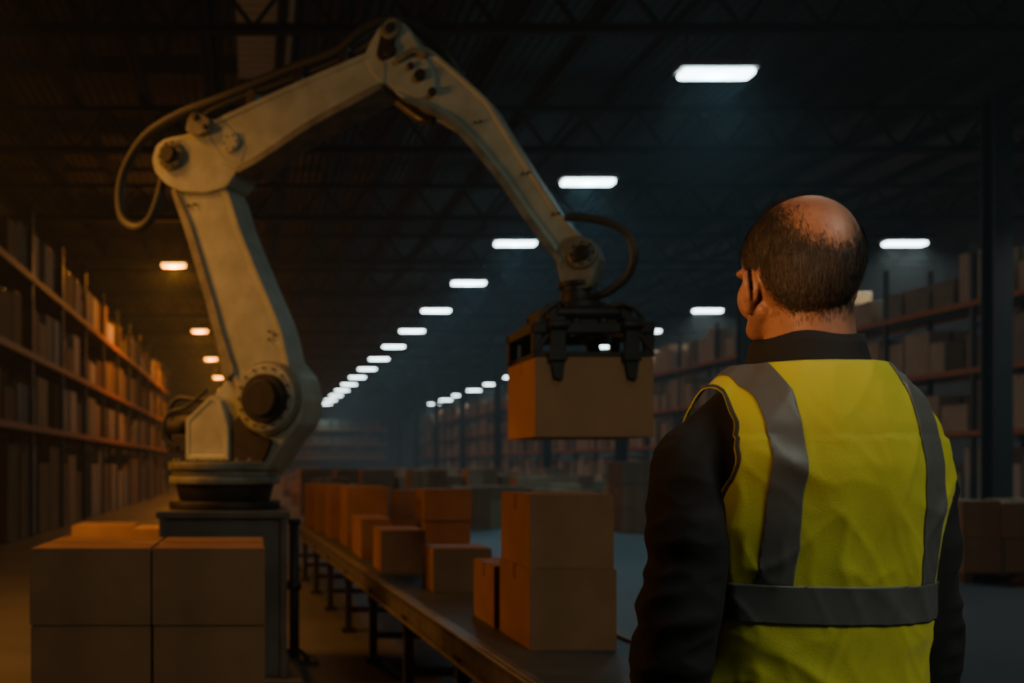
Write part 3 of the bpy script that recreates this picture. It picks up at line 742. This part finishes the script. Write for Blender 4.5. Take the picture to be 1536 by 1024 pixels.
def jd(p,n):
    if p.z>1.5: return 0
    k=1 if abs(p.x)>.17 else 0
    if not k: return -.001
    k=min(1,(abs(p.x)-.17)/.03)
    w1=abs(noise.noise(Vector((p.x*7+p.z*6,p.y*7,p.z*13-p.x*5))))
    w2=abs(noise.noise(Vector((p.x*14-p.z*12+5,p.y*14,p.z*20))))
    return k*(.017*(.2-w1)+.012*(.18-w2))
displace(jm,jd)
jk=mesh_obj(jm,'jacket',M['jacket'],per)
bm=bmesh.new(); R=[]
prof=[(0,1.462,.112),(1,1.490,.097),(2,1.515,.087),(3,1.538,.081),(4,1.553,.079),(5,1.551,.073),(6,1.52,.075),(7,1.47,.090)]
for _,z,r in prof:
    ring=[]
    for i in range(56):
        t=2*math.pi*i/56; ring.append(bm.verts.new((HO.x*.6+math.cos(t)*r,-.028+math.sin(t)*r*.92, z-.022*max(0,math.sin(t))+.0025*math.sin(5*t)+.002*math.cos(3*t))))
    R.append(ring)
for a,b in zip(R,R[1:]+R[:1]):
    for i in range(56): bm.faces.new((a[i],a[(i+1)%56],b[(i+1)%56],b[i]))
o=obj_from_bm(bm,'collar',M['jacket'],None,True); o.parent=per
# vest
bm=bmesh.new(); loft(bm,[(.74,.198,.148,0)]+torso_rings(.013))
for s in (-1,1): chain(bm,[((s*.085,-.015,1.462),.058),((s*.145,-.015,1.400),.069),((s*.172,-.018,1.372),.071)])
vm=remesh(bm,.005,12)
def vd(p,n):
    r1=1-abs(noise.noise(Vector((p.x*8+p.z*4,p.y*8,p.z*3+2))))*3.0
    r2=1-abs(noise.noise(Vector((p.x*15-p.z*7+9,p.y*10,p.z*4))))*3.2
    r3=1-abs(noise.noise(Vector((p.x*24+p.z*12,p.y*16,p.z*9+4))))*3.4
    fold=.004*noise.noise(Vector((p.x*12,p.y*12,p.z*3.5+3)))+.006*max(0,r1)**2+.004*max(0,r2)**2+.0015*max(0,r3)**2-.001
    return (fold+.002)*(1 if p.z<1.40 else .55)
displace(vm,vd)
WT=[(1.14,.30),(1.18,.245),(1.24,.200),(1.30,.180),(1.38,.168),(1.43,.160),(1.47,.155),(1.55,.15)]
def armw(c): return lerp_tab(WT,c.z)
def vest_piece(extra, off=0.0, name='v', m=None, thick=0):
    bm=bmesh.new(); bm.from_mesh(vm)
    bm.normal_update()
    if off:
        nv=[(v,v.normal.copy()) for v in bm.verts]
        for v,n in nv: v.co+=n*off
    for fn,ax,kn in extra: cut(bm,fn,ax,kn)
    cut(bm,armw,0,True); cut(bm,lambda c:-armw(c),0,False)
    cut(bm,lambda c:1.512-(1.3*max(0,c.y+.01)),2,True)
    cut(bm,lambda c:.76,2,False)
    me=bpy.data.meshes.new(name); bm.to_mesh(me); bm.free()
    o=mesh_obj(me,name,m,per)
    if thick:
        s=o.modifiers.new('s','SOLIDIFY'); s.thickness=thick; s.offset=-1
    return o
vest=vest_piece([],0,'safety_vest',M['vest'],.002)
SXT={-1:[(1.12,.120),(1.30,.112),(1.38,.108),(1.44,.110),(1.52,.116)],1:[(1.12,.114),(1.36,.114),(1.44,.106),(1.52,.098)]}
for s in (-1,1):
    SWd=.0215 if s<0 else .0225
    vest_piece([(lambda c,s=s,w=SWd:s*lerp_tab(SXT[s],c.z)+w,0,True),(lambda c,s=s,w=SWd:s*lerp_tab(SXT[s],c.z)-w,0,False),(lambda c:1.190,2,False)],.0018,'reflective_strip',M['refl'],.001)
for z in (1.163,.94):
    vest_piece([(lambda c,z=z:z+.027,2,True),(lambda c,z=z:z-.027,2,False)],.0026,'reflective_strip',M['refl'],.001)
vest_piece([(lambda c:-(armw(c)-.004),0,True),(lambda c:1.19,2,False)],.0008,'armhole_binding',M['trim'],.001)
vest_piece([(lambda c:armw(c)-.004,0,False),(lambda c:1.19,2,False)],.0008,'armhole_binding',M['trim'],.001)
bm=bmesh.new(); loft(bm,[(.84,.160,.112,0),(.92,.155,.108,0),(1.0,.145,.100,0)])
for s in (-1,1): chain(bm,[((s*.09,0,.87),.098),((s*.10,0,.70),.085),((s*.10,.01,.48),.07),((s*.10,0,.30),.066),((s*.10,-.01,.10),.062)])
tm=remesh(bm,.009,6)
displace(tm,lambda p,n:.006*noise.noise(p*14))
mesh_obj(tm,'trousers',M['trouser'],per)
for s in (-1,1):
    bm=bmesh.new()
    chain(bm,[((s*.10,-.01,.14),.052),((s*.10,-.02,.055),.046),((s*.11,.10,.048),.042),((s*.115,.15,.040),.036)])
    bm_box(bm,s*.108-.046,s*.108+.046,-.065,.185,.0,.03)
    sm_=remesh(bm,.006,4); mesh_obj(sm_,'boot',M['shoe'],per)
per.location=PL; per.rotation_euler=(0,0,math.radians(5))
# ------------------------------------------------------------------ lights
def area(name,loc,target,size,energy,col,sy=None,spread=180):
    ld=bpy.data.lights.new(name,'AREA'); ld.shape='RECTANGLE'; ld.size=size; ld.size_y=sy or size; ld.energy=energy; ld.color=col; ld.spread=math.radians(spread)
    o=bpy.data.objects.new(name,ld); COL.objects.link(o); o.location=loc
    o.rotation_euler=(Vector(target)-Vector(loc)).to_track_quat('-Z','Y').to_euler(); return o
area('overhead_key',(2.4,-1.5,5.0),(1.0,4.5,1.6),1.2,40,(.90,1,.86))
area('near_key',(2.3,-.2,3.5),(1.0,1.45,1.40),.6,6.5,(1,.96,.80),spread=100)  # added key light close to the person, no fixture belongs to it
area('warm_side',(-5.2,5.9,3.2),(2.0,4.9,1.5),1.2,105,(1,.40,.09))
area('warm_rim',(-1.4,-.1,1.75),(.79,1.43,1.67),.25,.6,(1,.50,.20),spread=16)
area('cool_far',(10,9,6.5),(2,6,1),1.5,14,(.5,.8,1))
area('warm_floor',(-3.2,6.0,5.6),(-2.6,7.5,0),1.0,120,(1,.38,.07),spread=110)
area('head_top',(2.4,3.4,4.2),(.86,1.45,1.7),.8,8,(1,.76,.58))

w=bpy.data.worlds.new('world'); S.world=w; w.use_nodes=True
nt=w.node_tree; nt.nodes['Background'].inputs[0].default_value=(.01,.02,.025,1); nt.nodes['Background'].inputs[1].default_value=.3
em=nt.nodes.new('ShaderNodeEmission'); em.inputs[0].default_value=(.2,.75,1,1); em.inputs[1].default_value=.00001  # faint teal emission stands in for light scattered by the haze
sc_=nt.nodes.new('ShaderNodeVolumeScatter'); sc_.inputs['Color'].default_value=(.75,.93,1,1); sc_.inputs['Density'].default_value=.0034; sc_.inputs['Anisotropy'].default_value=.35
ad=nt.nodes.new('ShaderNodeAddShader'); nt.links.new(em.outputs[0],ad.inputs[0]); nt.links.new(sc_.outputs[0],ad.inputs[1])
nt.links.new(ad.outputs[0],nt.nodes['World Output'].inputs['Volume'])

cam=bpy.data.cameras.new('camera'); co=bpy.data.objects.new('camera',cam); COL.objects.link(co)
co.location=(0,0,CZ); co.rotation_euler=(math.radians(90),0,0)
cam.sensor_width=36; cam.lens=F/1536*36
cam.shift_x=(768-VX)/1536; cam.shift_y=(VY-512)/1536
cam.clip_end=300; cam.clip_start=.05
cam.dof.use_dof=True; cam.dof.focus_distance=1.75; cam.dof.aperture_fstop=3.0
S.camera=co
